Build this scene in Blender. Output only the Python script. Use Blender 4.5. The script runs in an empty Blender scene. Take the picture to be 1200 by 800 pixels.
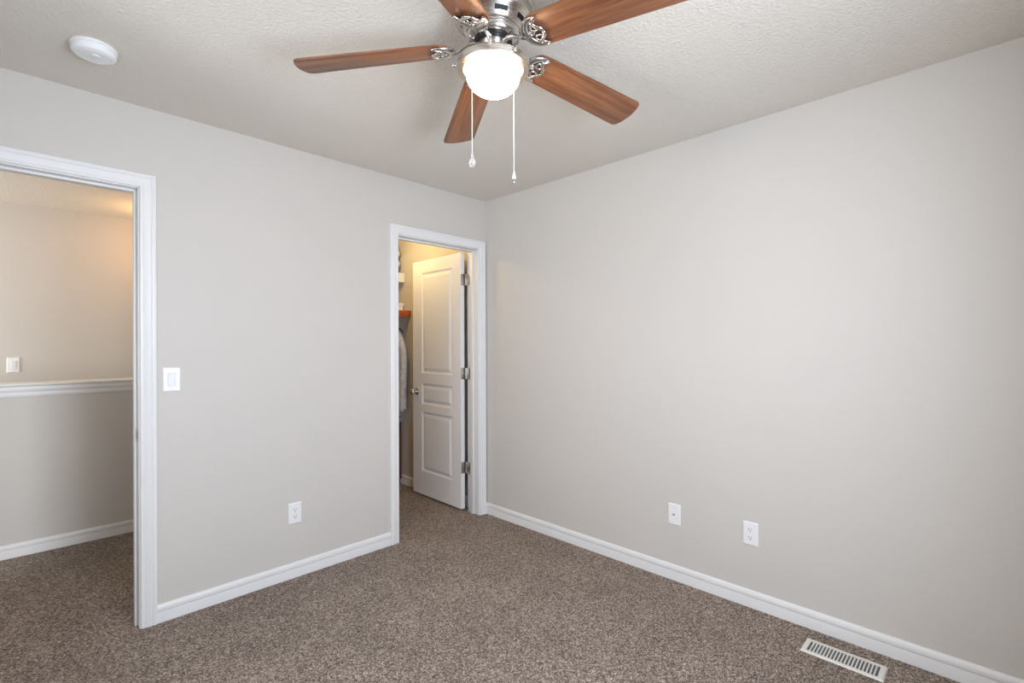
import bpy, bmesh, math, random
from math import sin, cos, pi, radians
from mathutils import Vector, Matrix

random.seed(7)
S = bpy.context.scene
COL = S.collection

# ------------------------------------------------------------ camera
cam = bpy.data.cameras.new('camera')
cam.sensor_width = 36.0
cam.lens = 572.885 * 36.0 / 1200.0
cam.shift_x = 0.25 / 1200.0
cam.shift_y = 3.54 / 1200.0
cam.clip_start = 0.02
camo = bpy.data.objects.new('camera', cam)
COL.objects.link(camo)
camo.matrix_world = (Matrix.Translation((-2.5908, -2.8409, 1.3201)) @ Matrix.Rotation(-0.792545, 4, 'Z')
                     @ Matrix.Rotation(pi / 2, 4, 'X') @ Matrix.Rotation(-0.003, 4, 'Z'))
S.camera = camo

# ------------------------------------------------------------ world, lights, exposure
w = bpy.data.worlds.new('sky')
S.world = w
w.use_nodes = True
bg = w.node_tree.nodes['Background']
bg.inputs['Color'].default_value = (0.75, 0.86, 1.0, 1)
bg.inputs['Strength'].default_value = 1.0

S.view_settings.view_transform = 'Standard'
S.view_settings.look = 'None'
S.view_settings.gamma = 1.0
S.view_settings.use_curve_mapping = False
S.view_settings.exposure = 0.11

WIN = (-2.18, -1.34, 0.80, 2.06)      # window in the wall behind the camera: x0, x1, z0, z1
YB = -3.2                            # that wall
D_FILL = (-4.05, -3.22)                  # added doorway that lets fill light into the hall, out of frame
XL = -3.06                           # wall on the camera's left, out of frame
WIN_FILL = (-2.45, -1.05, 0.80, 2.06)    # added, unseen window for fill light, in that wall: y0, y1, z0, z1


def area(name, loc, rot, sx, sy, power, col):
    l = bpy.data.lights.new(name, 'AREA')
    l.shape = 'RECTANGLE'
    l.size, l.size_y = sx, sy
    l.energy = power
    l.color = col
    o = bpy.data.objects.new(name, l)
    o.location = loc
    o.rotation_euler = rot
    COL.objects.link(o)
    return o


def point(name, loc, power, col, r=0.06):
    l = bpy.data.lights.new(name, 'POINT')
    l.energy = power
    l.color = col
    l.shadow_soft_size = r
    o = bpy.data.objects.new(name, l)
    o.location = loc
    COL.objects.link(o)
    return o


# daylight through the window behind the camera
wl = area('window_daylight', ((WIN[0] + WIN[1]) / 2, YB - 0.02, (WIN[2] + WIN[3]) / 2), (radians(90), 0, 0),
     WIN[1] - WIN[0] - 0.1, WIN[3] - WIN[2] - 0.1, 47, (0.815, 0.918, 1.085))
wl.data.spread = radians(171)      # narrowed to trim the most oblique light
# added fill for the right wall, at an added window on the camera's left
area('side_fill_light', (XL + 0.02, (WIN_FILL[0] + WIN_FILL[1]) / 2, (WIN_FILL[2] + WIN_FILL[3]) / 2), (radians(90), 0, radians(-90)),
     WIN_FILL[1] - WIN_FILL[0] - 0.1, WIN_FILL[3] - WIN_FILL[2] - 0.1, 11, (0.88, 0.95, 1.06))
# added fill for the far stairwell wall, from its unseen left end
area('stair_fill_light', (-4.58, 2.13, 1.35), (radians(90), 0, radians(-90)), 0.7, 1.5, 36, (1.0, 0.97, 0.92))
# added fill for the half wall, shone through an added doorway
area('hall_fill_light', (-4.32, -1.6, 1.35), (radians(90), 0, radians(-28)), 0.45, 1.3, 44, (0.93, 0.97, 1.03))
point('closet_lamp_light', (-0.50, 0.72, 2.26), 10, (1.0, 0.72, 0.32))
point('stair_lamp_light', (-1.75, 2.1, 2.2), 6, (1.0, 0.55, 0.21))
BOWL_STRENGTH = 27.0


# ------------------------------------------------------------ materials
def new_mat(name, col=(0.8, 0.8, 0.8), rough=0.5, metal=0.0, spec=0.5):
    m = bpy.data.materials.new(name)
    m.use_nodes = True
    b = m.node_tree.nodes['Principled BSDF']
    b.inputs['Base Color'].default_value = (*col, 1)
    b.inputs['Roughness'].default_value = rough
    b.inputs['Metallic'].default_value = metal
    b.inputs['Specular IOR Level'].default_value = spec
    return m


def nodes(m):
    nt = m.node_tree
    return nt, nt.nodes['Principled BSDF']


def coords(nt, scale=(1, 1, 1), kind='Object'):
    tc = nt.nodes.new('ShaderNodeTexCoord')
    mp = nt.nodes.new('ShaderNodeMapping')
    mp.inputs['Scale'].default_value = scale
    nt.links.new(tc.outputs[kind], mp.inputs['Vector'])
    return mp.outputs['Vector']


def noise(nt, vec, scale, detail=2.0, rough=0.5):
    n = nt.nodes.new('ShaderNodeTexNoise')
    n.inputs['Scale'].default_value = scale
    n.inputs['Detail'].default_value = detail
    n.inputs['Roughness'].default_value = rough
    nt.links.new(vec, n.inputs['Vector'])
    return n.outputs['Fac']


def ramp(nt, fac, stops):
    r = nt.nodes.new('ShaderNodeValToRGB')
    e = r.color_ramp.elements
    while len(e) < len(stops):
        e.new(0.5)
    for el, (p, c) in zip(e, stops):
        el.position = p
        el.color = (*c, 1)
    nt.links.new(fac, r.inputs['Fac'])
    return r.outputs['Color']


def bump(nt, bsdf, h, dist, strength=1.0):
    b = nt.nodes.new('ShaderNodeBump')
    b.inputs['Distance'].default_value = dist
    b.inputs['Strength'].default_value = strength
    nt.links.new(h, b.inputs['Height'])
    nt.links.new(b.outputs['Normal'], bsdf.inputs['Normal'])


def mixc(nt, fac, a, b, mode='MIX'):
    m = nt.nodes.new('ShaderNodeMix')
    m.data_type = 'RGBA'
    m.blend_type = mode
    for sock, v in ((m.inputs[0], fac), (m.inputs[6], a), (m.inputs[7], b)):
        if isinstance(v, bpy.types.NodeSocket):
            nt.links.new(v, sock)
        elif isinstance(v, tuple):
            sock.default_value = (*v, 1)
        else:
            sock.default_value = v
    return m.outputs[2]


def wall_mat():
    m = new_mat('greige_wall_paint', (0.60, 0.57, 0.53), 0.55, 0, 0.3)
    nt, b = nodes(m)
    v = coords(nt)
    c = ramp(nt, noise(nt, v, 1.3, 3), [(0.3, (0.618, 0.588, 0.546)), (0.7, (0.634, 0.604, 0.562))])
    nt.links.new(c, b.inputs['Base Color'])
    bump(nt, b, noise(nt, v, 55, 3, 0.6), 0.002, 0.35)
    return m


def ceiling_mat():
    m = new_mat('textured_ceiling_paint', (0.76, 0.715, 0.64), 0.8, 0, 0.2)
    nt, b = nodes(m)
    v = coords(nt)
    n1 = noise(nt, v, 88, 4, 0.62)
    bump(nt, b, n1, 0.0100, 0.6)
    return m


def carpet_mat():
    m = new_mat('speckled_frieze_carpet', (0.25, 0.2, 0.17), 0.95, 0, 0.1)
    nt, b = nodes(m)
    v = coords(nt)
    wob = nt.nodes.new('ShaderNodeTexNoise')
    wob.inputs['Scale'].default_value = 70
    nt.links.new(v, wob.inputs['Vector'])
    va = nt.nodes.new('ShaderNodeVectorMath')
    va.operation = 'MULTIPLY_ADD'
    nt.links.new(wob.outputs['Color'], va.inputs[0])
    va.inputs[1].default_value = (0.012, 0.012, 0.012)
    nt.links.new(v, va.inputs[2])
    vo = nt.nodes.new('ShaderNodeTexVoronoi')
    vo.inputs['Scale'].default_value = 210
    nt.links.new(va.outputs[0], vo.inputs['Vector'])
    sp = nt.nodes.new('ShaderNodeSeparateColor')
    nt.links.new(vo.outputs['Color'], sp.inputs['Color'])
    c1 = ramp(nt, sp.outputs['Red'], [(0.0, (0.060, 0.041, 0.030)), (0.25, (0.170, 0.125, 0.096)), (0.62, (0.325, 0.248, 0.196)),
                                      (1.0, (0.70, 0.58, 0.48))])
    big = noise(nt, v, 3.2, 4, 0.55)
    c2 = ramp(nt, big, [(0.3, (0.86, 0.85, 0.84)), (0.7, (1.12, 1.12, 1.12))])
    nt.links.new(mixc(nt, 1.0, c1, c2, 'MULTIPLY'), b.inputs['Base Color'])
    bump(nt, b, vo.outputs['Distance'], -0.010, 0.8)
    b.inputs['Sheen Weight'].default_value = 0.15
    return m


def blade_mat():
    m = new_mat('walnut_blade_veneer', (0.3, 0.12, 0.05), 0.34, 0, 0.45)
    nt, b = nodes(m)
    v0 = coords(nt, (0.45, 9.0, 9.0))
    oi = nt.nodes.new('ShaderNodeObjectInfo')
    mu = nt.nodes.new('ShaderNodeMath')
    mu.operation = 'MULTIPLY'
    mu.inputs[1].default_value = 40
    nt.links.new(oi.outputs['Random'], mu.inputs[0])
    ad = nt.nodes.new('ShaderNodeVectorMath')
    nt.links.new(v0, ad.inputs[0])
    nt.links.new(mu.outputs[0], ad.inputs[1])
    v = ad.outputs[0]
    n1 = noise(nt, v, 3.4, 5, 0.62)
    c1 = ramp(nt, n1, [(0.26, (0.090, 0.032, 0.015)), (0.45, (0.215, 0.086, 0.039)), (0.60, (0.295, 0.126, 0.058)),
                       (0.80, (0.39, 0.190, 0.096))])
    n2 = noise(nt, v, 22, 3, 0.6)
    c2 = ramp(nt, n2, [(0.35, (0.78, 0.76, 0.74)), (0.65, (1.05, 1.04, 1.03))])
    nt.links.new(mixc(nt, 1.0, c1, c2, 'MULTIPLY'), b.inputs['Base Color'])
    return m


def wood_mat(name, dark, light, rough=0.45, sc=(1, 9, 9)):
    m = new_mat(name, light, rough)
    nt, b = nodes(m)
    v = coords(nt, sc)
    nt.links.new(ramp(nt, noise(nt, v, 4, 5, 0.6), [(0.3, dark), (0.7, light)]), b.inputs['Base Color'])
    return m


def cloth_mat(name, a, c, scale=26):
    m = new_mat(name, c, 0.9, 0, 0.1)
    nt, b = nodes(m)
    v = coords(nt)
    n = noise(nt, v, scale, 3)
    nt.links.new(ramp(nt, n, [(0.35, a), (0.65, c)]), b.inputs['Base Color'])
    bump(nt, b, n, 0.006, 0.5)
    return m


def brushed(name, col, rough):
    m = new_mat(name, col, rough, 1.0)
    nt, b = nodes(m)
    v = coords(nt, (1, 1, 60))
    n = noise(nt, v, 12, 3)
    r = ramp(nt, n, [(0.3, (rough * 0.75,) * 3), (0.7, (rough * 1.25,) * 3)])
    nt.links.new(r, b.inputs['Roughness'])
    return m


M_WALL = wall_mat()
M_CEIL = ceiling_mat()
M_CARPET = carpet_mat()
M_TRIM = new_mat('white_semigloss_trim', (0.80, 0.795, 0.785), 0.35, 0, 0.4)
M_DOOR = new_mat('white_door_paint', (0.87, 0.86, 0.86), 0.38, 0, 0.4)
M_PLATE = new_mat('white_plate_plastic', (0.86, 0.86, 0.86), 0.3, 0, 0.4)
M_DETECT = new_mat('white_detector_plastic', (0.85, 0.85, 0.84), 0.4, 0, 0.4)
M_DARK = new_mat('dark_slot', (0.012, 0.011, 0.010), 0.7)
M_NICKEL = brushed('brushed_nickel', (0.62, 0.58, 0.53), 0.28)
M_CHROME = new_mat('polished_chrome', (0.62, 0.60, 0.58), 0.20, 1.0)
M_STEEL = brushed('satin_hinge_steel', (0.52, 0.50, 0.47), 0.35)
M_BLADE = blade_mat()
M_CORD = new_mat('cream_bead_chain', (0.85, 0.82, 0.74), 0.4)
M_CRYSTAL = new_mat('clear_crystal', (0.95, 0.97, 1.0), 0.03)
nodes(M_CRYSTAL)[1].inputs['Transmission Weight'].default_value = 0.85
M_RUBBER = new_mat('dark_motor_metal', (0.03, 0.028, 0.026), 0.4, 0.6)
M_REG = new_mat('off_white_register_enamel', (0.78, 0.75, 0.70), 0.4)
M_DUCT = new_mat('galvanised_duct_grey', (0.16, 0.17, 0.18), 0.6, 0.3)
M_SHELFW = new_mat('white_shelf_paint', (0.80, 0.79, 0.76), 0.45)
M_SHELFO = wood_mat('orange_stained_wood', (0.36, 0.07, 0.015), (0.62, 0.16, 0.035))
M_DRESSER = wood_mat('dark_red_brown_wood', (0.095, 0.026, 0.016), (0.19, 0.055, 0.034))
M_DTOP = new_mat('grey_dresser_top', (0.28, 0.26, 0.25), 0.5)
M_SHIRT = cloth_mat('pale_grey_shirt_cotton', (0.52, 0.50, 0.50), (0.64, 0.62, 0.62))
M_QUILT = cloth_mat('white_quilted_cotton', (0.72, 0.70, 0.66), (0.84, 0.82, 0.79), 38)
M_HANGER = new_mat('black_hanger_plastic', (0.02, 0.018, 0.017), 0.35)
M_BOXW = new_mat('white_box_card', (0.82, 0.81, 0.78), 0.6)
M_BOWL = new_mat('lit_frosted_glass', (0.95, 0.93, 0.88), 0.25)
_nt, _b = nodes(M_BOWL)
_b.inputs['Emission Color'].default_value = (1.0, 0.63, 0.29, 1)
_b.inputs['Emission Strength'].default_value = BOWL_STRENGTH


# ------------------------------------------------------------ mesh helpers
def finish(name, bm, mats, parent=None, loc=None, smooth=None, rot=None):
    bmesh.ops.recalc_face_normals(bm, faces=bm.faces)
    me = bpy.data.meshes.new(name)
    bm.to_mesh(me)
    bm.free()
    for m in (mats if isinstance(mats, (list, tuple)) else [mats]):
        me.materials.append(m)
    o = bpy.data.objects.new(name, me)
    COL.objects.link(o)
    if parent:
        o.parent = parent
    if loc:
        o.location = loc
    if rot:
        o.rotation_euler = rot
    if smooth:
        for p in me.polygons:
            p.use_smooth = True
        try:
            me.set_sharp_from_angle(angle=radians(smooth))
        except Exception:
            pass
    return o


def thing(name, label, cat, loc=(0, 0, 0), rz=0, group=None):
    o = bpy.data.objects.new(name, None)
    o.empty_display_size = 0.05
    COL.objects.link(o)
    o.location = loc
    o.rotation_euler = (0, 0, rz)
    return tag(o, label, cat, group)


def tag(o, label, cat, group=None):
    o['label'] = label
    o['category'] = cat
    if group:
        o['group'] = group
    return o


def struct(o, label=None, cat=None):
    o['kind'] = 'structure'
    if label:
        o['label'] = label
        o['category'] = cat
    return o


def box(bm, x0, x1, y0, y1, z0, z1, bev=0.0, mat=0, seg=2):
    r = bmesh.ops.create_cube(bm, size=1.0)
    vs = r['verts']
    for v in vs:
        v.co = Vector((x0 + (v.co.x + .5) * (x1 - x0), y0 + (v.co.y + .5) * (y1 - y0), z0 + (v.co.z + .5) * (z1 - z0)))
    fs = set(f for v in vs for f in v.link_faces)
    for f in fs:
        f.material_index = mat
    if bev:
        es = list(set(e for v in vs for e in v.link_edges))
        rr = bmesh.ops.bevel(bm, geom=es, offset=bev, segments=seg, affect='EDGES', profile=0.5)
        for f in rr['faces']:
            f.material_index = mat


def lathe(bm, prof, n=48, mtx=None, mat=0):
    mtx = mtx or Matrix.Identity(4)
    rings = []
    for r, z in prof:
        if r < 1e-6:
            rings.append([bm.verts.new(mtx @ Vector((0, 0, z)))])
        else:
            rings.append([bm.verts.new(mtx @ Vector((r * cos(2 * pi * i / n), r * sin(2 * pi * i / n), z))) for i in range(n)])
    for a, b in zip(rings, rings[1:]):
        if len(a) == 1 and len(b) == 1:
            continue
        for i in range(n):
            j = (i + 1) % n
            if len(a) == 1:
                f = bm.faces.new((a[0], b[j], b[i]))
            elif len(b) == 1:
                f = bm.faces.new((a[i], a[j], b[0]))
            else:
                f = bm.faces.new((a[i], a[j], b[j], b[i]))
            f.material_index = mat


def tube(bm, pts, rad, n=10, squash=1.0, up=Vector((0, 0, 1)), mat=0):
    pts = [Vector(p) for p in pts]
    rads = rad if isinstance(rad, (list, tuple)) else [rad] * len(pts)
    rings = []
    for i, p in enumerate(pts):
        t = (pts[min(i + 1, len(pts) - 1)] - pts[max(i - 1, 0)]).normalized()
        u = up if abs(t.dot(up)) < 0.95 else Vector((1, 0, 0))
        s = t.cross(u).normalized()
        q = s.cross(t).normalized()
        rings.append([bm.verts.new(p + rads[i] * (s * cos(2 * pi * k / n) + q * squash * sin(2 * pi * k / n))) for k in range(n)])
    for a, b in zip(rings, rings[1:]):
        for k in range(n):
            f = bm.faces.new((a[k], a[(k + 1) % n], b[(k + 1) % n], b[k]))
            f.material_index = mat
    for r in (rings[0], rings[-1]):
        f = bm.faces.new(r)
        f.material_index = mat


def prism(bm, poly, z0, z1, bev=0.0, mat=0, mtx=None):
    mtx = mtx or Matrix.Identity(4)
    lo = [bm.verts.new(mtx @ Vector((x, y, z0))) for x, y in poly]
    hi = [bm.verts.new(mtx @ Vector((x, y, z1))) for x, y in poly]
    fs = [bm.faces.new(lo[::-1]), bm.faces.new(hi)]
    n = len(poly)
    for i in range(n):
        fs.append(bm.faces.new((lo[i], lo[(i + 1) % n], hi[(i + 1) % n], hi[i])))
    for f in fs:
        f.material_index = mat
    if bev:
        es = [e for f in fs[:2] for e in f.edges]
        rr = bmesh.ops.bevel(bm, geom=list(set(es)), offset=bev, segments=2, affect='EDGES', profile=0.5)
        for f in rr['faces']:
            f.material_index = mat


def smooth_path(pts, sub=6):
    """Catmull-Rom through the points"""
    P = [Vector(p) for p in pts]
    out = []
    for i in range(len(P) - 1):
        p0, p1, p2, p3 = P[max(i - 1, 0)], P[i], P[i + 1], P[min(i + 2, len(P) - 1)]
        for k in range(sub):
            t = k / sub
            out.append(0.5 * ((2 * p1) + (p2 - p0) * t + (2 * p0 - 5 * p1 + 4 * p2 - p3) * t * t + (3 * p1 - p0 - 3 * p2 + p3) * t ** 3))
    out.append(P[-1])
    return out


def sweep_profile(bm, frames, prof):
    """frames: list of (origin, u, v); profile points (a, b) -> origin + a*u + b*v"""
    rows = []
    for o, u, v in frames:
        rows.append([bm.verts.new(o + a * u + b * v) for a, b in prof])
    for r0, r1 in zip(rows, rows[1:]):
        for i in range(len(prof) - 1):
            bm.faces.new((r0[i], r0[i + 1], r1[i + 1], r1[i]))
    bm.faces.new(rows[0])
    bm.faces.new(rows[-1][::-1])


# ------------------------------------------------------------ room shell
H = 2.44
T = 0.125                 # thickness of the wall with the two doorways
HALL_X0 = -4.6            # hall runs on to the left
YH = 1.526                # face of the half wall
YF = 2.62                 # far wall of the stairwell
CX0, CY1 = -1.62, 1.50    # closet
D1 = (-2.955, -2.190)     # hall doorway between the jambs
D2 = (-0.790, -0.078)     # closet doorway between the jambs
DH = 2.055                # height of both heads


def wall_boxes(name, boxes, mat=M_WALL, label=None):
    bm = bmesh.new()
    for b in boxes:
        box(bm, *b)
    return struct(finish(name, bm, mat))


bm = bmesh.new()
box(bm, HALL_X0, 0, YB, YH + 0.12, -0.12, 0)
struct(finish('floor', bm, M_CARPET))
bm = bmesh.new()
box(bm, HALL_X0, 0.12, YB - 0.12, YF + 0.12, H, H + 0.1)
struct(finish('ceiling', bm, M_CEIL))
J = 0.02
wall_boxes('wall_left', [(HALL_X0, D_FILL[0], 0, T, 0, H), (D_FILL[0], D_FILL[1], 0, T, DH + J, H), (D_FILL[1], D1[0] - J, 0, T, 0, H), (D1[0] - J, D1[1] + J, 0, T, DH + J, H),
                         (D1[1] + J, D2[0] - J, 0, T, 0, H), (D2[0] - J, D2[1] + J, 0, T, DH + J, H),
                         (D2[1] + J, 0, 0, T, 0, H)])
wall_boxes('wall_right', [(0, 0.12, YB - 0.12, YF + 0.12, -1.2, H)])
wall_boxes('wall_back', [(HALL_X0, WIN[0], YB - 0.12, YB, 0, H), (WIN[1], 0, YB - 0.12, YB, 0, H),
                         (WIN[0], WIN[1], YB - 0.12, YB, 0, WIN[2]), (WIN[0], WIN[1], YB - 0.12, YB, WIN[3], H)])
wall_boxes('wall_side', [(XL - 0.12, XL, YB, WIN_FILL[0], 0, H), (XL - 0.12, XL, WIN_FILL[1], 0, 0, H),
                         (XL - 0.12, XL, WIN_FILL[0], WIN_FILL[1], 0, WIN_FILL[2]), (XL - 0.12, XL, WIN_FILL[0], WIN_FILL[1], WIN_FILL[3], H)])
wall_boxes('wall_closet_back', [(CX0 - 0.12, 0, CY1, CY1 + 0.026, 0, H)])
wall_boxes('wall_closet_side', [(CX0 - 0.12, CX0, T, CY1, 0, H)])
wall_boxes('wall_half', [(HALL_X0, 0, YH, YH + 0.12, -1.2, 1.0)])
wall_boxes('wall_stair_far', [(HALL_X0, 0, YF, YF + 0.12, -1.2, H)])
wall_boxes('wall_hall_end', [(HALL_X0 - 0.12, HALL_X0, YB, 1.76, -1.2, H), (HALL_X0 - 0.12, HALL_X0, 2.50, YF + 0.12, -1.2, H),
                             (HALL_X0 - 0.12, HALL_X0, 1.76, 2.50, -1.2, 0.58), (HALL_X0 - 0.12, HALL_X0, 1.76, 2.50, 2.12, H)])
bm = bmesh.new()
box(bm, HALL_X0, 0, YH + 0.12, YF, -1.3, -1.2)
struct(finish('floor_stairwell', bm, M_CARPET))

# window behind the camera: white frame, sill and a mullion
bm = bmesh.new()
fx0, fx1, fz0, fz1 = WIN
for b in ((fx0, fx0 + .05, fz0, fz1), (fx1 - .05, fx1, fz0, fz1), (fx0, fx1, fz0, fz0 + .05), (fx0, fx1, fz1 - .05, fz1)):
    box(bm, b[0], b[1], YB - 0.115, YB - 0.05, b[2], b[3], 0.004)
struct(finish('window_1', bm, M_TRIM))


def added_window_frame(name, x, y0, y1, z0, z1):  # frame round an added fill light opening
    bm = bmesh.new()
    for b in ((y0, y0 + .05, z0, z1), (y1 - .05, y1, z0, z1), (y0, y1, z0, z0 + .05), (y0, y1, z1 - .05, z1)):
        box(bm, x - 0.115, x - 0.05, b[0], b[1], b[2], b[3], 0.004)
    struct(finish(name, bm, M_TRIM))


added_window_frame('added_window_2', XL, *WIN_FILL)  # added to go with the side fill light
added_window_frame('added_window_3', HALL_X0, 1.76, 2.50, 0.58, 2.12)  # added to frame the stairwell fill light

# ---- casing profile (a across from the inner edge, b out of the wall)
CW = 0.063
CAS = [(0, 0.0), (0, .009), (.003, .0115), (.011, .0120), (.0145, .0095), (.020, .0115), (.030, .0145), (.040, .0160),
       (.0445, .0135), (.0475, .0165), (.058, .0175), (.0625, .0150), (CW, 0)]


def casing(bm, x0, x1, zt, y, out):
    """mitred architrave round an opening; out = direction of the room (-1 or +1 in y)"""
    v = Vector((0, out, 0))
    fr = [(Vector((x0, y, 0.0)), Vector((-1, 0, 0)), v),
          (Vector((x0, y, zt)), Vector((-1, 0, 1)), v),
          (Vector((x1, y, zt)), Vector((1, 0, 1)), v),
          (Vector((x1, y, 0.0)), Vector((1, 0, 0)), v)]
    sweep_profile(bm, fr, CAS)


def door_frame(name, d, stop_y, label):
    bm = bmesh.new()
    x0, x1 = d
    # jambs and head
    box(bm, x0 - J, x0, -0.001, T + 0.001, 0, DH + J, 0.0012)
    box(bm, x1, x1 + J, -0.001, T + 0.001, 0, DH + J, 0.0012)
    box(bm, x0, x1, -0.001, T + 0.001, DH, DH + J, 0.0012)
    # stops
    s0, s1 = stop_y
    box(bm, x0, x0 + .011, s0, s1, 0, DH, 0.002)
    box(bm, x1 - .011, x1, s0, s1, 0, DH, 0.002)
    box(bm, x0 + .011, x1 - .011, s0, s1, DH - .011, DH, 0.002)
    r = 0.005
    casing(bm, x0 - r, x1 + r, DH + r, 0, -1)
    casing(bm, x0 - r, x1 + r, DH + r, T, 1)
    return struct(finish(name, bm, M_TRIM, smooth=35), label, 'door frame')


frame_hall = door_frame('trim_1', D1, (0.036, 0.072), None)
# the closet casing stops at the corner, so its right leg keeps the same width
frame_closet = door_frame('trim_2', D2, (0.052, 0.088), None)

bm = bmesh.new()
box(bm, D1[1] - 0.0022, D1[1], 0.004, 0.032, 0.872, 0.930, 0.0008)
box(bm, D1[1] - 0.0026, D1[1] - 0.0020, 0.011, 0.024, 0.886, 0.916, 0, 1)
finish('strike_plate', bm, [M_STEEL, M_DARK], frame_hall)

# ---- baseboards
BASE = [(0.0, 0.0), (.0125, 0.0), (.0125, .0500), (.0120, .0515), (.0055, .0518), (.0055, .0562), (.0118, .0566), (.0122, .0580), (.0116, .0700), (.0092, .0775),
        (.0050, .0838), (.0030, .0850), (0.0, .0850)]


def baseboard(name, runs):
    bm = bmesh.new()
    for p0, p1, nrm in runs:
        u = Vector((nrm[0], nrm[1], 0))
        z = Vector((0, 0, 1))
        sweep_profile(bm, [(Vector((*p0, 0)), u, z), (Vector((*p1, 0)), u, z)], BASE)
    return struct(finish(name, bm, M_TRIM, smooth=35))


cw = CW + 0.005
baseboard('baseboard_left', [((D1[1] + cw, 0), (D2[0] - cw, 0), (0, -1))])
baseboard('baseboard_right', [((0, YB), (0, -0.0005), (-1, 0))])
baseboard('baseboard_back', [((XL, YB), (0, YB), (0, 1))])
baseboard('baseboard_side', [((XL, YB), (XL, 0), (1, 0))])
baseboard('baseboard_hall', [((HALL_X0, YH), (CX0 - 0.12, YH), (0, -1))])
baseboard('baseboard_closet', [((0, T + 0.02), (0, CY1), (-1, 0)), ((CX0, CY1), (0, CY1), (0, -1))])

# ---- cap rail on the half wall of the stair hall
bm = bmesh.new()
CAP = [(-0.120, 1.0), (-0.150, 1.0), (-0.150, 1.06), (-0.155, 1.085), (0.022, 1.085), (0.030, 1.082), (0.033, 1.076), (0.030, 1.070), (0.021, 1.066),
       (0.019, 1.058), (0.022, 1.050), (0.020, 1.040), (0.014, 1.032), (0.0125, 1.024), (0.0145, 1.018), (0.0125, 1.008), (0.008, 0.998),
       (0.0, 0.996)]
u, z = Vector((0, -1, 0)), Vector((0, 0, 1))
sweep_profile(bm, [(Vector((HALL_X0, YH, 0)), u, z), (Vector((0, YH, 0)), u, z)], CAP)
struct(finish('trim_3', bm, M_TRIM, smooth=35))


# ------------------------------------------------------------ closet door
def panel_door(W, Ht, th, panels):
    """slab in local x (0..W from hinge edge), y (0 = room face .. -th), z"""
    bm = bmesh.new()
    xs = [0, panels[0][0], panels[0][1], W]
    zs = [0]
    for p in panels:
        zs += [p[2], p[3]]
    zs.append(Ht)
    holes = {(p[0], p[2]) for p in panels}

    def face_side(y, s):
        def q(a, b, c, d, ya=y, yb=y):
            bm.faces.new([bm.verts.new(Vector(v)) for v in (a, b, c, d)])
        for i in range(3):
            for k in range(len(zs) - 1):
                x0, x1, z0, z1 = xs[i], xs[i + 1], zs[k], zs[k + 1]
                if (x0, z0) in holes:
                    rings = [(0, 0), (.004, .0035), (.013, .0075), (.019, .0085), (.024, .0070), (.042, .0018), (.046, .0012)]
                    prev = None
                    for off, dep in rings:
                        yy = y - s * dep
                        cur = [(x0 + off, yy, z0 + off), (x1 - off, yy, z0 + off), (x1 - off, yy, z1 - off), (x0 + off, yy, z1 - off)]
                        if prev:
                            for a in range(4):
                                b = (a + 1) % 4
                                q(prev[a], prev[b], cur[b], cur[a])
                        prev = cur
                    q(*prev)
                else:
                    q((x0, y, z0), (x1, y, z0), (x1, y, z1), (x0, y, z1))
    face_side(0, 1)
    face_side(-th, -1)
    for a, b in (((0, 0), (W, 0)), ((W, 0), (W, Ht)), ((W, Ht), (0, Ht)), ((0, Ht), (0, 0))):
        bm.faces.new([bm.verts.new(Vector(v)) for v in ((a[0], 0, a[1]), (b[0], 0, b[1]), (b[0], -th, b[1]), (a[0], -th, a[1]))])
    bmesh.ops.remove_doubles(bm, verts=bm.verts, dist=1e-5)
    return bm


DW, DHT, DT = 0.690, 2.032, 0.035
hx, hy = -0.118, 0.163
ang = math.atan2(0.687, 0.018)
PZ = 0.018
bm = panel_door(DW, DHT, DT, [(0.112, 0.552, 0.205, 0.720), (0.112, 0.552, 0.786, 0.966), (0.112, 0.552, 1.056, 1.925)])
door = struct(finish('door_1', bm, M_DOOR, loc=(hx, hy, PZ), rot=(0, 0, ang)),
              'white three-panel door standing open into the closet', 'door')

for s in (1, -1):
    bm = bmesh.new()
    mt = Matrix.Translation((DW - 0.062, 0 if s > 0 else -DT, 0.890)) @ Matrix.Rotation(-s * pi / 2, 4, 'X')
    lathe(bm, [(0, 0), (.032, 0), (.033, .003), (.030, .007), (.016, .010), (.0125, .014), (.0115, .026), (.014, .031), (.022, .036),
               (.0265, .043), (.0275, .050), (.026, .057), (.020, .063), (.010, .066), (0, .0665)], 32, mt)
    k = finish('door_knob', bm, M_NICKEL, door, smooth=40)
    k['label'] = 'satin nickel door knob'

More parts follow.
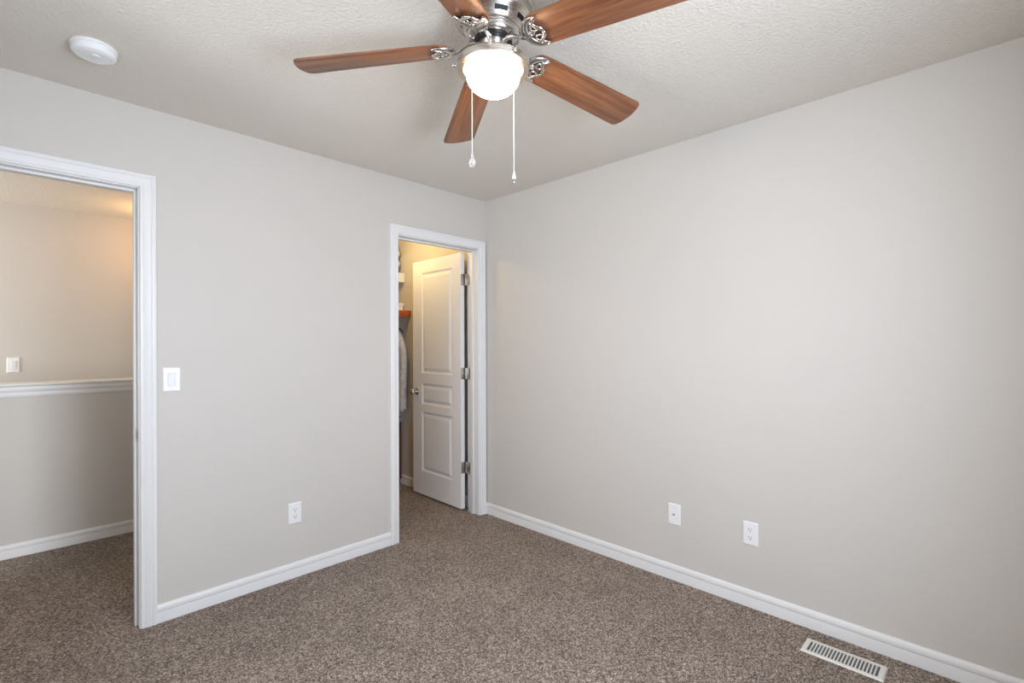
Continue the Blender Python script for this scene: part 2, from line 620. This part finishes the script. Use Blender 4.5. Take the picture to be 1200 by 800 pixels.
# hinges: leaf on the door edge, leaf on the jamb, knuckle at the pin
inv = (Matrix.Translation((hx, hy, PZ)) @ Matrix.Rotation(ang, 4, 'Z')).inverted()
for zc in (1.836, 1.090, 0.344):
    bm = bmesh.new()
    hh = 0.045
    box(bm, -0.117, -0.0835, hy - 0.0022, hy + 0.0005, zc - hh, zc + hh, 0.0006)       # leaf on the door edge
    box(bm, D2[1] - 0.0022, D2[1] + 0.0003, T - 0.034, T + 0.002, zc - hh, zc + hh, 0.0006)  # leaf on the jamb
    pin = Vector((-0.0805, T + 0.022, 0))
    for k in range(5):
        z0 = zc - hh + k * hh * 2 / 5
        lathe(bm, [(0, z0 + .0006), (.0058, z0 + .0006), (.0062, z0 + .0014), (.0062, z0 + .0166), (.0058, z0 + .0174), (0, z0 + .0174)],
              14, Matrix.Translation(pin))
    box(bm, D2[1] - 0.0035, D2[1] - 0.001, T, T + 0.022, zc - hh, zc + hh)
    box(bm, -0.0875, -0.0785, hy - 0.003, hy - 0.001, zc - hh, zc + hh)
    for zz in (-0.03, 0.0, 0.03):
        lathe(bm, [(0, 0), (.004, 0), (.003, .0012), (0, .0012)], 10,
              Matrix.Translation((-0.1, hy - 0.0022, zc + zz)) @ Matrix.Rotation(pi / 2, 4, 'X'))
    bm.transform(inv)
    h = finish('hinge', bm, M_STEEL, door, smooth=40)
    h['label'] = 'satin steel butt hinge'


# ------------------------------------------------------------ wall plates
def plate_bm(w=0.073, h=0.117, t=0.0055):
    bm = bmesh.new()
    pts = [(-w / 2, -h / 2), (w / 2, -h / 2), (w / 2, h / 2), (-w / 2, h / 2)]
    # bevelled dish: back outline full size, front smaller
    rings = [(0, 0), (0, .0018), (.0015, .0036), (.0050, t), (.0060, t)]
    prev = None
    first = None
    for off, d in rings:
        cur = [bm.verts.new(Vector((x - math.copysign(off, x), y - math.copysign(off, y), d))) for x, y in pts]
        if prev:
            for a in range(4):
                b = (a + 1) % 4
                bm.faces.new((prev[a], prev[b], cur[b], cur[a]))
        else:
            first = cur
        prev = cur
    bm.faces.new(prev)
    bm.faces.new(first[::-1])
    return bm


def screw(parent, x, y, z):
    bm = bmesh.new()
    lathe(bm, [(0, .0016), (.0022, .0013), (.0033, 0), (0, 0)], 14)
    box(bm, -.0026, .0026, -.0004, .0004, .0013, .0018, 0, 1)
    return finish('screw', bm, [M_PLATE, M_DUCT], parent, loc=(x, y, z), smooth=40)


def mount(name, label, cat, loc, facing, group=None):
    """plate things are modelled in local x (right), y (up), z (out of the wall)"""
    o = thing(name, label, cat, loc, 0, group)
    if facing == '-y':
        o.rotation_euler = (pi / 2, 0, 0)
    else:                                   # '-x'
        o.rotation_euler = (pi / 2, 0, -pi / 2)
    return o


def rocker_switch(label, loc, facing):
    o = mount('light_switch', label, 'light switch', loc, facing, 'white light switches')
    finish('wall_plate', plate_bm(), M_PLATE, o, smooth=35)
    bm = bmesh.new()
    box(bm, -.0172, .0172, -.0340, .0340, .003, .0068, .0008)
    box(bm, -.0156, .0156, -.0312, .0312, .0066, .0071, 0, 1)
    finish('rocker_frame', bm, [M_PLATE, M_REG], o, smooth=35)
    bm = bmesh.new()
    prism(bm, [(-.031, .0055), (-.031, .0072), (-.004, .0090), (.012, .0092), (.031, .0115), (.031, .0055)], -.0150, .0150, .0006,
          mtx=Matrix(((0, 0, 1, 0), (1, 0, 0, 0), (0, 1, 0, 0), (0, 0, 0, 1))))
    finish('rocker', bm, M_PLATE, o, smooth=35)
    screw(o, 0, 0.048, .0052)
    screw(o, 0, -0.048, .0052)
    return o


def duplex_outlet(label, loc, facing):
    o = mount('electrical_outlet', label, 'outlet', loc, facing, 'white duplex outlets')
    finish('wall_plate', plate_bm(), M_PLATE, o, smooth=35)
    for s in (1, -1):
        bm = bmesh.new()
        poly = []
        for i in range(40):
            a = 2 * pi * i / 40
            poly.append((0.0172 * cos(a), max(-.0140, min(.0140, 0.0172 * sin(a)))))
        prism(bm, poly, 0.003, .0072, .0006)
        box(bm, -.0075, -.0055, -.0010, .0085, .0068, .0074, 0, 1)
        box(bm, .0055, .0075, .0000, .0080, .0068, .0074, 0, 1)
        hole = [(0.0026 * cos(2 * pi * i / 16), -.0072 + 0.0028 * sin(2 * pi * i / 16)) for i in range(16)]
        prism(bm, hole, .0068, .0074, 0, 1)
        finish('receptacle', bm, [M_PLATE, M_DARK], o, loc=(0, s * .0195, 0), smooth=35)
    screw(o, 0, 0, .0052)
    return o


rocker_switch('white rocker light switch on the bedroom wall between the two doorways', (-2.061, 0, 1.156), '-y')
rocker_switch('white light switch on the far hall wall seen through the left doorway', (-2.605, YF, 1.171), '-y')
duplex_outlet('white duplex outlet low on the wall between the two doorways', (-1.476, 0, 0.364), '-y')
duplex_outlet('white duplex outlet low on the long right wall, right of the cable plate', (0, -1.969, 0.367), '-x')
o = mount('cable_plate', 'white coaxial cable wall plate low on the right wall, left of the outlet', 'wall plate', (0, -1.564, 0.367), '-x')
finish('wall_plate', plate_bm(), M_PLATE, o, smooth=35)
bm = bmesh.new()
hexa = [(.0062 * cos(pi / 3 * i), .0062 * sin(pi / 3 * i)) for i in range(6)]
prism(bm, hexa, .004, .0075, .0004)
lathe(bm, [(.0046, .0072), (.0046, .0135), (.0040, .0140), (.0020, .0140), (.0020, .0110), (0, .0110)], 20)
finish('coaxial_connector', bm, M_STEEL, o, smooth=35)
screw(o, 0, 0.042, .0052)
screw(o, 0, -0.042, .0052)

# ------------------------------------------------------------ smoke detector
o = thing('smoke_detector', 'round white smoke detector on the ceiling above the left doorway', 'smoke detector', (-2.383, -0.440, H))
bm = bmesh.new()
lathe(bm, [(0, 0), (.068, 0), (.070, -.002), (.070, -.009), (.067, -.011), (0, -.011)], 56)
finish('mounting_base', bm, M_DETECT, o, smooth=35)
bm = bmesh.new()
lathe(bm, [(.0, -.010), (.064, -.010), (.0660, -.0130), (.0665, -.0150), (.0650, -.0158), (.0650, -.0170), (.0668, -.0178), (.0668, -.0200), (.0652, -.0208), (.0652, -.0220), (.0668, -.0228), (.0665, -.027), (.0635, -.031), (.058, -.0345), (.050, -.036), (.049, -.0345),
           (.047, -.0345), (.046, -.0362), (.028, -.0375), (0, -.038)], 56)
finish('detector_body', bm, [M_DETECT, M_REG], o, smooth=35)
bm = bmesh.new()
lathe(bm, [(.0, -.036), (.0135, -.036), (.0135, -.0395), (.012, -.0405), (0, -.0408)], 32)
finish('test_button', bm, M_PLATE, o, loc=(0.004, -0.012, 0), smooth=35)
bm = bmesh.new()
lathe(bm, [(0, -.037), (.0022, -.037), (.0020, -.0392), (0, -.0398)], 12)
finish('indicator_light', bm, M_REG, o, loc=(0.030, 0.012, 0.0005), smooth=35)

# ------------------------------------------------------------ floor register
o = thing('floor_register', 'off-white slotted floor register set in the carpet by the right wall', 'floor vent', (-0.166, -2.388, 0))
RW, RL = 0.116, 0.290
bm = bmesh.new()
zt = 0.0075
iw, il = 0.087, 0.248


def frame_ring(bm, ox, oy, ix, iy, z0, z1):
    outer0 = [(-ox - .004, -oy - .004, z0), (ox + .004, -oy - .004, z0), (ox + .004, oy + .004, z0), (-ox - .004, oy + .004, z0)]
    outer = [(-ox, -oy, z1), (ox, -oy, z1), (ox, oy, z1), (-ox, oy, z1)]
    inner = [(-ix, -iy, z1), (ix, -iy, z1), (ix, iy, z1), (-ix, iy, z1)]
    inner0 = [(-ix, -iy, z0), (ix, -iy, z0), (ix, iy, z0), (-ix, iy, z0)]
    R = [[bm.verts.new(Vector(p)) for p in r] for r in (outer0, outer, inner, inner0)]
    for a, b in zip(R, R[1:]):
        for i in range(4):
            j = (i + 1) % 4
            bm.faces.new((a[i], a[j], b[j], b[i]))


frame_ring(bm, RW / 2 - .004, RL / 2 - .004, iw / 2, il / 2, 0.0008, zt)
finish('register_frame', bm, M_REG, o)
NS = 20
for i in range(NS - 1):
    y = -il / 2 + il * (i + 1) / NS
    bm = bmesh.new()
    box(bm, -iw / 2 - .001, iw / 2 + .001, y - .0024, y + .0024, .0012, zt - .0004, .0006)
    finish('louver_bar', bm, M_REG, o)
bm = bmesh.new()
box(bm, -iw / 2, iw / 2, -il / 2, il / 2, 0.0005, 0.0016)
finish('damper_plate', bm, M_DUCT, o)
bm = bmesh.new()
box(bm, -.022, -.012, il / 2 - .0105, il / 2 - .0035, .002, .0120, .001)
finish('damper_lever', bm, M_DUCT, o)

# ------------------------------------------------------------ ceiling fan
FX, FY = -1.468, -1.651
fan = thing('ceiling_fan', 'five-blade hugger ceiling fan with walnut blades and lit glass bowl', 'ceiling fan', (FX, FY, H))
bm = bmesh.new()
lathe(bm, [(0, 0), (.134, 0), (.137, -.003), (.137, -.010), (.132, -.013), (.130, -.018), (.129, -.038), (.125, -.045), (.113, -.053),
           (.101, -.070), (.097, -.078), (.091, -.081), (0, -.081)], 64)
canopy = finish('canopy_housing', bm, M_NICKEL, fan, smooth=30)
for i in range(8):
    a = 2 * pi * (i + 0.35) / 8
    bm = bmesh.new()
    poly = []
    n = 7
    for k in range(n):
        t = -0.20 + 0.40 * k / (n - 1)
        poly.append(t)
    lo, hi = (-.0670, .1032), (-.0560, .1108)
    A = [bm.verts.new(Vector((hi[1] * cos(a + t), hi[1] * sin(a + t), hi[0]))) for t in poly]
    B = [bm.verts.new(Vector((lo[1] * cos(a + t), lo[1] * sin(a + t), lo[0]))) for t in poly]
    A2 = [bm.verts.new(Vector(((hi[1] - .006) * cos(a + t), (hi[1] - .006) * sin(a + t), hi[0]))) for t in poly]
    B2 = [bm.verts.new(Vector(((lo[1] - .006) * cos(a + t), (lo[1] - .006) * sin(a + t), lo[0]))) for t in poly]
    for k in range(n - 1):
        bm.faces.new((A[k], A[k + 1], B[k + 1], B[k]))
        bm.faces.new((A2[k], A2[k + 1], A[k + 1], A[k]))
        bm.faces.new((B[k], B[k + 1], B2[k + 1], B2[k]))
        bm.faces.new((B2[k], B2[k + 1], A2[k + 1], A2[k]))
    for e in (0, n - 1):
        bm.faces.new((A[e], B[e], B2[e], A2[e]))
    bm.transform(Matrix.Translation((0.0012 * cos(a), 0.0012 * sin(a), -0.0006)))
    finish('vent_slot', bm, M_DARK, canopy)['label'] = 'black vent slot'
bm = bmesh.new()
lathe(bm, [(0, -.080), (.087, -.080), (.0905, -.083), (.0905, -.087), (.0875, -.089), (.0875, -.092), (.0890, -.094), (.0880, -.100),
           (.084, -.105), (.078, -.107), (0, -.107)], 64)
finish('motor_housing', bm, M_CHROME, fan, smooth=30)
bm = bmesh.new()
lathe(bm, [(0, -.106), (.062, -.106), (.064, -.108), (.064, -.113), (.060, -.116), (0, -.116)], 48)
finish('rotor_hub', bm, M_RUBBER, fan, smooth=30)
bm = bmesh.new()
lathe(bm, [(0, -.115), (.049, -.115), (.051, -.118), (.051, -.166), (.053, -.170), (0, -.170)], 48)
finish('switch_housing', bm, M_NICKEL, fan, smooth=30)
bm = bmesh.new()
lathe(bm, [(0, -.166), (.054, -.166), (.058, -.168), (.100, -.174), (.114, -.178), (.1205, -.184), (.1205, -.203), (.1190, -.206), (.1000, -.206),
           (.0950, -.203), (.0950, -.187), (0, -.183)], 64)
pan = finish('light_fitter', bm, M_NICKEL, fan, smooth=30)
for i in range(3):
    a = radians(20 + 120 * i)
    bm = bmesh.new()
    mt = Matrix.Translation((.1205 * cos(a), .1205 * sin(a), -.194)) @ Matrix.Rotation(a, 4, 'Z') @ Matrix.Rotation(pi / 2, 4, 'Y')
    lathe(bm, [(0, -.002), (.0025, -.002), (.0025, .004), (.0055, .004), (.006, .006), (.006, .012), (.005, .014), (0, .014)], 16, mt)
    finish('thumb_screw', bm, M_CHROME, pan, smooth=40)
bm = bmesh.new()
prof = [(.0890, -.192), (.0895, -.203)]
for i in range(1, 19):
    t = i / 18 * pi / 2
    prof.append((.0915 * (1 - sin(t) ** 2.5) ** (1 / 2.3) if i < 18 else 0, -.203 - .083 * sin(t)))
prof[-1] = (0, prof[-1][1])
lathe(bm, prof, 64)
finish('glass_bowl', bm, M_BOWL, fan, smooth=60)['label'] = 'lit frosted glass bowl shade'


def blade_bm():
    bm = bmesh.new()
    x0, x1, w0, w1 = 0.143, 0.664, 0.121, 0.145
    poly = []
    # tip: gentle convex end with rounded corners, then round root
    def corner(cx, cy, r, a0, a1, n=6):
        return [(cx + r * cos(a0 + (a1 - a0) * k / n), cy + r * sin(a0 + (a1 - a0) * k / n)) for k in range(n + 1)]
    poly += corner(x1 - .030, -w1 / 2 + .020, .020, -pi / 2, -0.25)
    for k in range(1, 8):
        y = (-w1 / 2 + .020) + (w1 - .040) * k / 8
        poly.append((x1 - .0105 + .0105 * (1 - (2 * y / (w1 - .03)) ** 2), y))
    poly += corner(x1 - .030, w1 / 2 - .020, .020, 0.25, pi / 2)
    poly += corner(x0 + .045, w0 / 2 - .045, .045, pi / 2, pi, 8)
    poly += corner(x0 + .045, -w0 / 2 + .045, .045, pi, 1.5 * pi, 8)
    prism(bm, poly, -.0028, .0028, .0012)
    return bm


def iron_bm():
    bm = bmesh.new()
    zb = -0.0075
    cx, R = 0.202, 0.0655
    # crescent: outer arc tapering to two curled tips
    arc = []
    rad = []
    N = 30
    for i in range(N + 1):
        t = radians(92 + 176 * i / N)
        arc.append((cx + R * cos(t) * 0.98, R * sin(t) * 0.95, zb))
        q = abs(2 * i / N - 1)
        rad.append(0.0125 * (1 - q ** 2.2) + 0.0048)
    tube(bm, arc, rad, 12, 0.5)
    for s in (1, -1):
        tip = arc[0] if s > 0 else arc[-1]
        tube(bm, [(tip[0] - .004, tip[1], zb), (tip[0] + .004, tip[1] + .0005 * s, zb - .001), (tip[0] + .010, tip[1] - .002 * s, zb - .002)],
             [.0045, .0052, .0030], 10, 0.8)
        # inner scroll from the tip in to the middle
        sc = smooth_path([(cx + .003, s * .058, zb - .001), (cx - .014, s * .043, zb - .003), (cx - .008, s * .027, zb - .004),
                          (cx + .004, s * .017, zb - .004), (cx + .009, s * .006, zb - .004), (cx + .006, 0, zb - .004)], 5)
        m_ = len(sc)
        tube(bm, sc, [.0044 + .0036 * sin(pi * k / (m_ - 1)) for k in range(m_)], 10, 0.75)
        # scroll loop back to the hub side
        lp = smooth_path([(cx - .012, s * .036, zb - .002), (cx - .026, s * .034, zb - .003), (cx - .034, s * .022, zb - .003),
                          (cx - .026, s * .012, zb - .003), (cx - .012, s * .012, zb - .003), (cx - .002, s * .019, zb - .003)], 5)
        tube(bm, lp, .0052, 10, 0.75)
    # web behind the scrolls
    lathe(bm, [(0, zb - .005), (.009, zb - .004), (.0125, zb), (.009, zb + .003), (0, zb + .003)], 20, Matrix.Translation((cx - .040, 0, 0)))
    for px, py in ((cx - .042, .0), (cx - .020, .046), (cx - .020, -.046)):
        lathe(bm, [(0, zb - .0085), (.003, zb - .008), (.005, zb - .005), (.005, zb), (0, zb)], 14, Matrix.Translation((px, py, 0)))
    bm.transform(Matrix.Translation((cx - .006, 0, zb)) @ Matrix.Diagonal((.86, .84, 1, 1)) @ Matrix.Translation((-cx, 0, -zb)))
    # arm up to the rotor
    arm = smooth_path([(.050, 0, .013), (.074, 0, .012), (.094, 0, .006), (.110, 0, -.004), (.124, 0, -.011), (.138, 0, -.012), (.155, 0, -.0085)], 5)
    m_ = len(arm)
    tube(bm, arm, [.011 - .003 * sin(pi * k / (m_ - 1)) for k in range(m_)], 12, 0.55, up=Vector((0, 1, 0)) if False else Vector((0, 0, 1)))
    return bm


for k in range(5):
    a = radians(133.17 - 72 * k)
    if k == 0:
        b0 = finish('fan_blade', blade_bm(), M_BLADE, fan, loc=(0, 0, -.122), smooth=30)
        i0 = finish('blade_iron', iron_bm(), M_CHROME, b0, smooth=50)
        i0['label'] = 'polished scrolled blade bracket'
        b, ir = b0, i0
    else:
        b = b0.copy()
        COL.objects.link(b)
        ir = i0.copy()
        COL.objects.link(ir)
        ir.parent = b
    b.rotation_mode = 'QUATERNION'
    b.rotation_quaternion = (Matrix.Rotation(a, 4, 'Z') @ Matrix.Rotation(0.0895, 4, 'Y') @ Matrix.Rotation(-0.2376, 4, 'X')).to_quaternion()


def chain(x, y, z0, z1):
    bm = bmesh.new()
    tube(bm, [(x * 0.86, y * 0.86, z0), (x * .97, y * .97, z0 - .001), (x, y, z0 - .006), (x, y, z0 - .014), (x, y, z1)],
         [.0022, .0022, .0016, .0012, .0012], 8)
    n = int((z0 - .014 - z1) / .0065)
    for i in range(n):
        zc = z0 - .014 - i * .0065
        r = .0019
        lathe(bm, [(0, zc + r), (r * .8, zc + r * .6), (r, zc), (r * .8, zc - r * .6), (0, zc - r)], 8, Matrix.Translation((x, y, 0)))
    return finish('pull_chain', bm, M_CORD, fan, smooth=60)


fwd = (0.7122, 0.7020)
rgt = (0.7020, -0.7122)


def at(r, f):
    return (rgt[0] * r + fwd[0] * f, rgt[1] * r + fwd[1] * f)


x, y = at(-.0635, -.098)
c1 = chain(x, y, -.192, -.520)
bm = bmesh.new()
lathe(bm, [(0, -.518), (.0024, -.5185), (.0028, -.524), (.0045, -.531), (.0085, -.541), (.0100, -.549), (.0090, -.556), (.0055, -.561), (0, -.563)], 8,
      Matrix.Translation((x, y, 0)))
p = finish('crystal_pendant', bm, M_CRYSTAL, c1)
p['label'] = 'clear faceted crystal teardrop pull'
x, y = at(.069, .098)
c2 = chain(x, y, -.192, -.508)
bm = bmesh.new()
lathe(bm, [(0, -.506), (.0022, -.5065), (.0028, -.512), (.0056, -.522), (.0066, -.530), (.0066, -.534), (0, -.534)], 20, Matrix.Translation((x, y, 0)))
lathe(bm, [(.0058, -.534), (.0060, -.542), (.0050, -.548), (0, -.550)], 20, Matrix.Translation((x, y, 0)), 1)
p = finish('bell_pendant', bm, [M_PLATE, M_CHROME], c2, smooth=40)
p['label'] = 'small white and chrome bell pull'

# ------------------------------------------------------------ inside the closet
# white upper shelf with its front rail
o = thing('closet_shelf', 'white upper shelf along the back of the closet', 'shelf', (-0.81, 1.315, 1.91))
bm = bmesh.new()
box(bm, -.806, .806, -.160, .183, .068, .086, .002)
finish('shelf_board', bm, M_SHELFW, o)
bm = bmesh.new()
box(bm, -.806, .806, -.182, -.160, 0, .088, .003)
finish('front_rail', bm, M_SHELFW, o)
# orange wooden shelf
o = thing('wooden_shelf', 'orange-stained wooden closet shelf above the hanging rod', 'shelf', (-0.81, 1.265, 1.575))
bm = bmesh.new()
box(bm, -.808, .808, -.235, .233, .022, .063, .003)
finish('shelf_board', bm, M_SHELFO, o)
bm = bmesh.new()
box(bm, -.808, .808, -.230, -.205, 0.004, .024, .004)
finish('front_nosing', bm, M_SHELFO, o)
bm = bmesh.new()
box(bm, -.808, .808, .210, .234, -.06, .022, .002)
finish('wall_cleat', bm, M_SHELFO, o)
# storage box on the wooden shelf
bx = thing('storage_box', 'white lidded box at the right end of the orange wooden shelf', 'box', (-0.215, 1.27, 1.638))
bm = bmesh.new()
box(bm, -.195, .195, -.135, .135, 0, .062, .003)
finish('box_body', bm, M_BOXW, bx)
bm = bmesh.new()
box(bm, -.199, .199, -.139, .139, .050, .075, .003)
finish('box_lid', bm, M_BOXW, bx)

# folded white quilt on the upper shelf
bm = bmesh.new()
bmesh.ops.create_cube(bm, size=1.0)
bmesh.ops.subdivide_edges(bm, edges=bm.edges, cuts=20, use_grid_fill=True)
for v in bm.verts:
    n = v.co * 2
    k = 9.0
    l = (abs(n.x) ** k + abs(n.y) ** k + abs(n.z) ** k) ** (1 / k)
    q = n / max(l, 1e-6)
    puff = 0.03 * (abs(sin(q.x * 9)) * abs(sin(q.y * 7 + q.z * 3)))
    zz = q.z
    q = q * (1 + puff)
    roll = 1 - 0.035 * (1 + cos(zz * pi * 3))
    v.co = Vector((q.x * .26 * roll, q.y * .125 * roll, (q.z + 1) * .138))
    if v.co.z < 0.012:
        v.co.z = max(0.0, v.co.z * 0.3)
tag(finish('folded_quilt', bm, M_QUILT, loc=(-.288, 1.275, 1.997), smooth=60),
    'folded white quilt stacked on the upper white closet shelf', 'bedding')

# hanging rod
bm = bmesh.new()
tube(bm, [(CX0 + .001, 1.265, 1.525), (-.001, 1.265, 1.525)], .0125, 20)
rod = finish('closet_rod', bm, M_STEEL, smooth=40)
tag(rod, 'metal hanging rod under the orange wooden closet shelf', 'rod')
for xx, s in ((CX0, 1), (0, -1)):
    bm = bmesh.new()
    lathe(bm, [(0, 0), (.028, 0), (.028, .004), (.020, .008), (.018, .014), (0.0135, .014)], 24,
          Matrix.Translation((xx, 1.265, 1.525)) @ Matrix.Rotation(s * pi / 2, 4, 'Y'))
    finish('rod_socket', bm, M_STEEL, rod, smooth=40)


# hanger with a shirt on it
HX, HY = -.072, 1.265
o = thing('clothes_hanger', 'black plastic hanger on the closet rod carrying a pale shirt', 'hanger', (HX, HY, 1.525))
bm = bmesh.new()
hook = [(0, .006 * cos(t) * 2.6, .0135 * 1.3 * sin(t)) for t in [radians(-20 + 12 * i) for i in range(18)]]
hook = [(0, 0.0165 * cos(radians(-30 + 12 * i)), 0.0165 * sin(radians(-30 + 12 * i))) for i in range(18)]
hook += [(0, -.012, -.014), (0, -.003, -.026), (0, 0, -.034)]
tube(bm, hook, .0026, 8, up=Vector((1, 0, 0)))
finish('hook', bm, M_STEEL, o, smooth=50)
bm = bmesh.new()
sh = smooth_path([(0, -.205, -.095), (0, -.185, -.072), (0, -.13, -.052), (0, -.06, -.038), (0, 0, -.031), (0, .06, -.038), (0, .13, -.052),
                  (0, .185, -.072), (0, .205, -.095)], 5)
tube(bm, sh, [.0055 + .002 * sin(pi * i / (len(sh) - 1)) for i in range(len(sh))], 10, up=Vector((1, 0, 0)))
finish('shoulder_bar', bm, M_HANGER, o, smooth=50)

bm = bmesh.new()
rows, colsn = 34, 44
grid = []
for i in range(rows + 1):
    t = i / rows
    zz = 1.455 - t * 0.75
    half = 0.155 + 0.045 * min(1, t * 5) - 0.015 * sin(t * pi)
    thick = 0.010 + 0.022 * min(1, t * 4)
    row = []
    for j in range(colsn):
        a = 2 * pi * j / colsn
        yy = half * cos(a)
        xx = thick * sin(a) + 0.006 * sin(a) * sin(j * 1.9 + 2.2 * t) * min(1, t * 3) + 0.003 * sin(5 * t + j)
        d = abs(yy)
        ztop = -.031 - .125 * d - .5 * d * d - .016          # hangs just under the shoulder bar
        row.append(bm.verts.new(Vector((xx, yy, ztop + t * (-.820 - ztop)))))
    grid.append(row)
for r0, r1 in zip(grid, grid[1:]):
    for j in range(colsn):
        bm.faces.new((r0[j], r0[(j + 1) % colsn], r1[(j + 1) % colsn], r1[j]))
shirt = thing('shirt', 'pale grey shirt hanging on the black hanger in the closet', 'shirt', (HX, HY, 1.525))
finish('shirt_body', bm, M_SHIRT, shirt, smooth=60)
for s in (1, -1):
    bm = bmesh.new()
    sl = smooth_path([(0, s * .140, -.105), (0.006 * s, s * .180, -.175), (0.010, s * .198, -.30), (0.011, s * .190, -.52), (0.010, s * .184, -.80)], 6)
    tube(bm, sl, [.020 + .016 * min(1, i / 6) for i in range(len(sl))], 14, 0.9, up=Vector((1, 0, 0)))
    finish('sleeve', bm, M_SHIRT, shirt, smooth=60)

# small dresser below
o = thing('dresser', 'dark red-brown dresser standing under the hanging shirt in the closet', 'dresser', (-0.411, 1.313, 0))
bm = bmesh.new()
box(bm, -.395, .395, -.140, .160, .05, .595, .003)
box(bm, -.385, .385, -.130, .140, 0, .05, .002)
finish('carcass', bm, M_DRESSER, o)
bm = bmesh.new()
box(bm, -.405, .405, -.160, .148, .595, .632, .004)
finish('top', bm, M_DTOP, o)
for zc in (.19, .45):
    bm = bmesh.new()
    box(bm, -.380, .380, -.156, -.140, zc - .120, zc + .120, .004)
    d = finish('drawer', bm, M_DRESSER, o)
    for xx in (-.2, .2):
        bm = bmesh.new()
        lathe(bm, [(0, 0), (.006, 0), (.005, .008), (.012, .014), (.013, .020), (.008, .025), (0, .026)], 18,
              Matrix.Translation((xx, -.156, zc)) @ Matrix.Rotation(pi / 2, 4, 'X'))
        finish('knob', bm, M_STEEL, d, smooth=40)
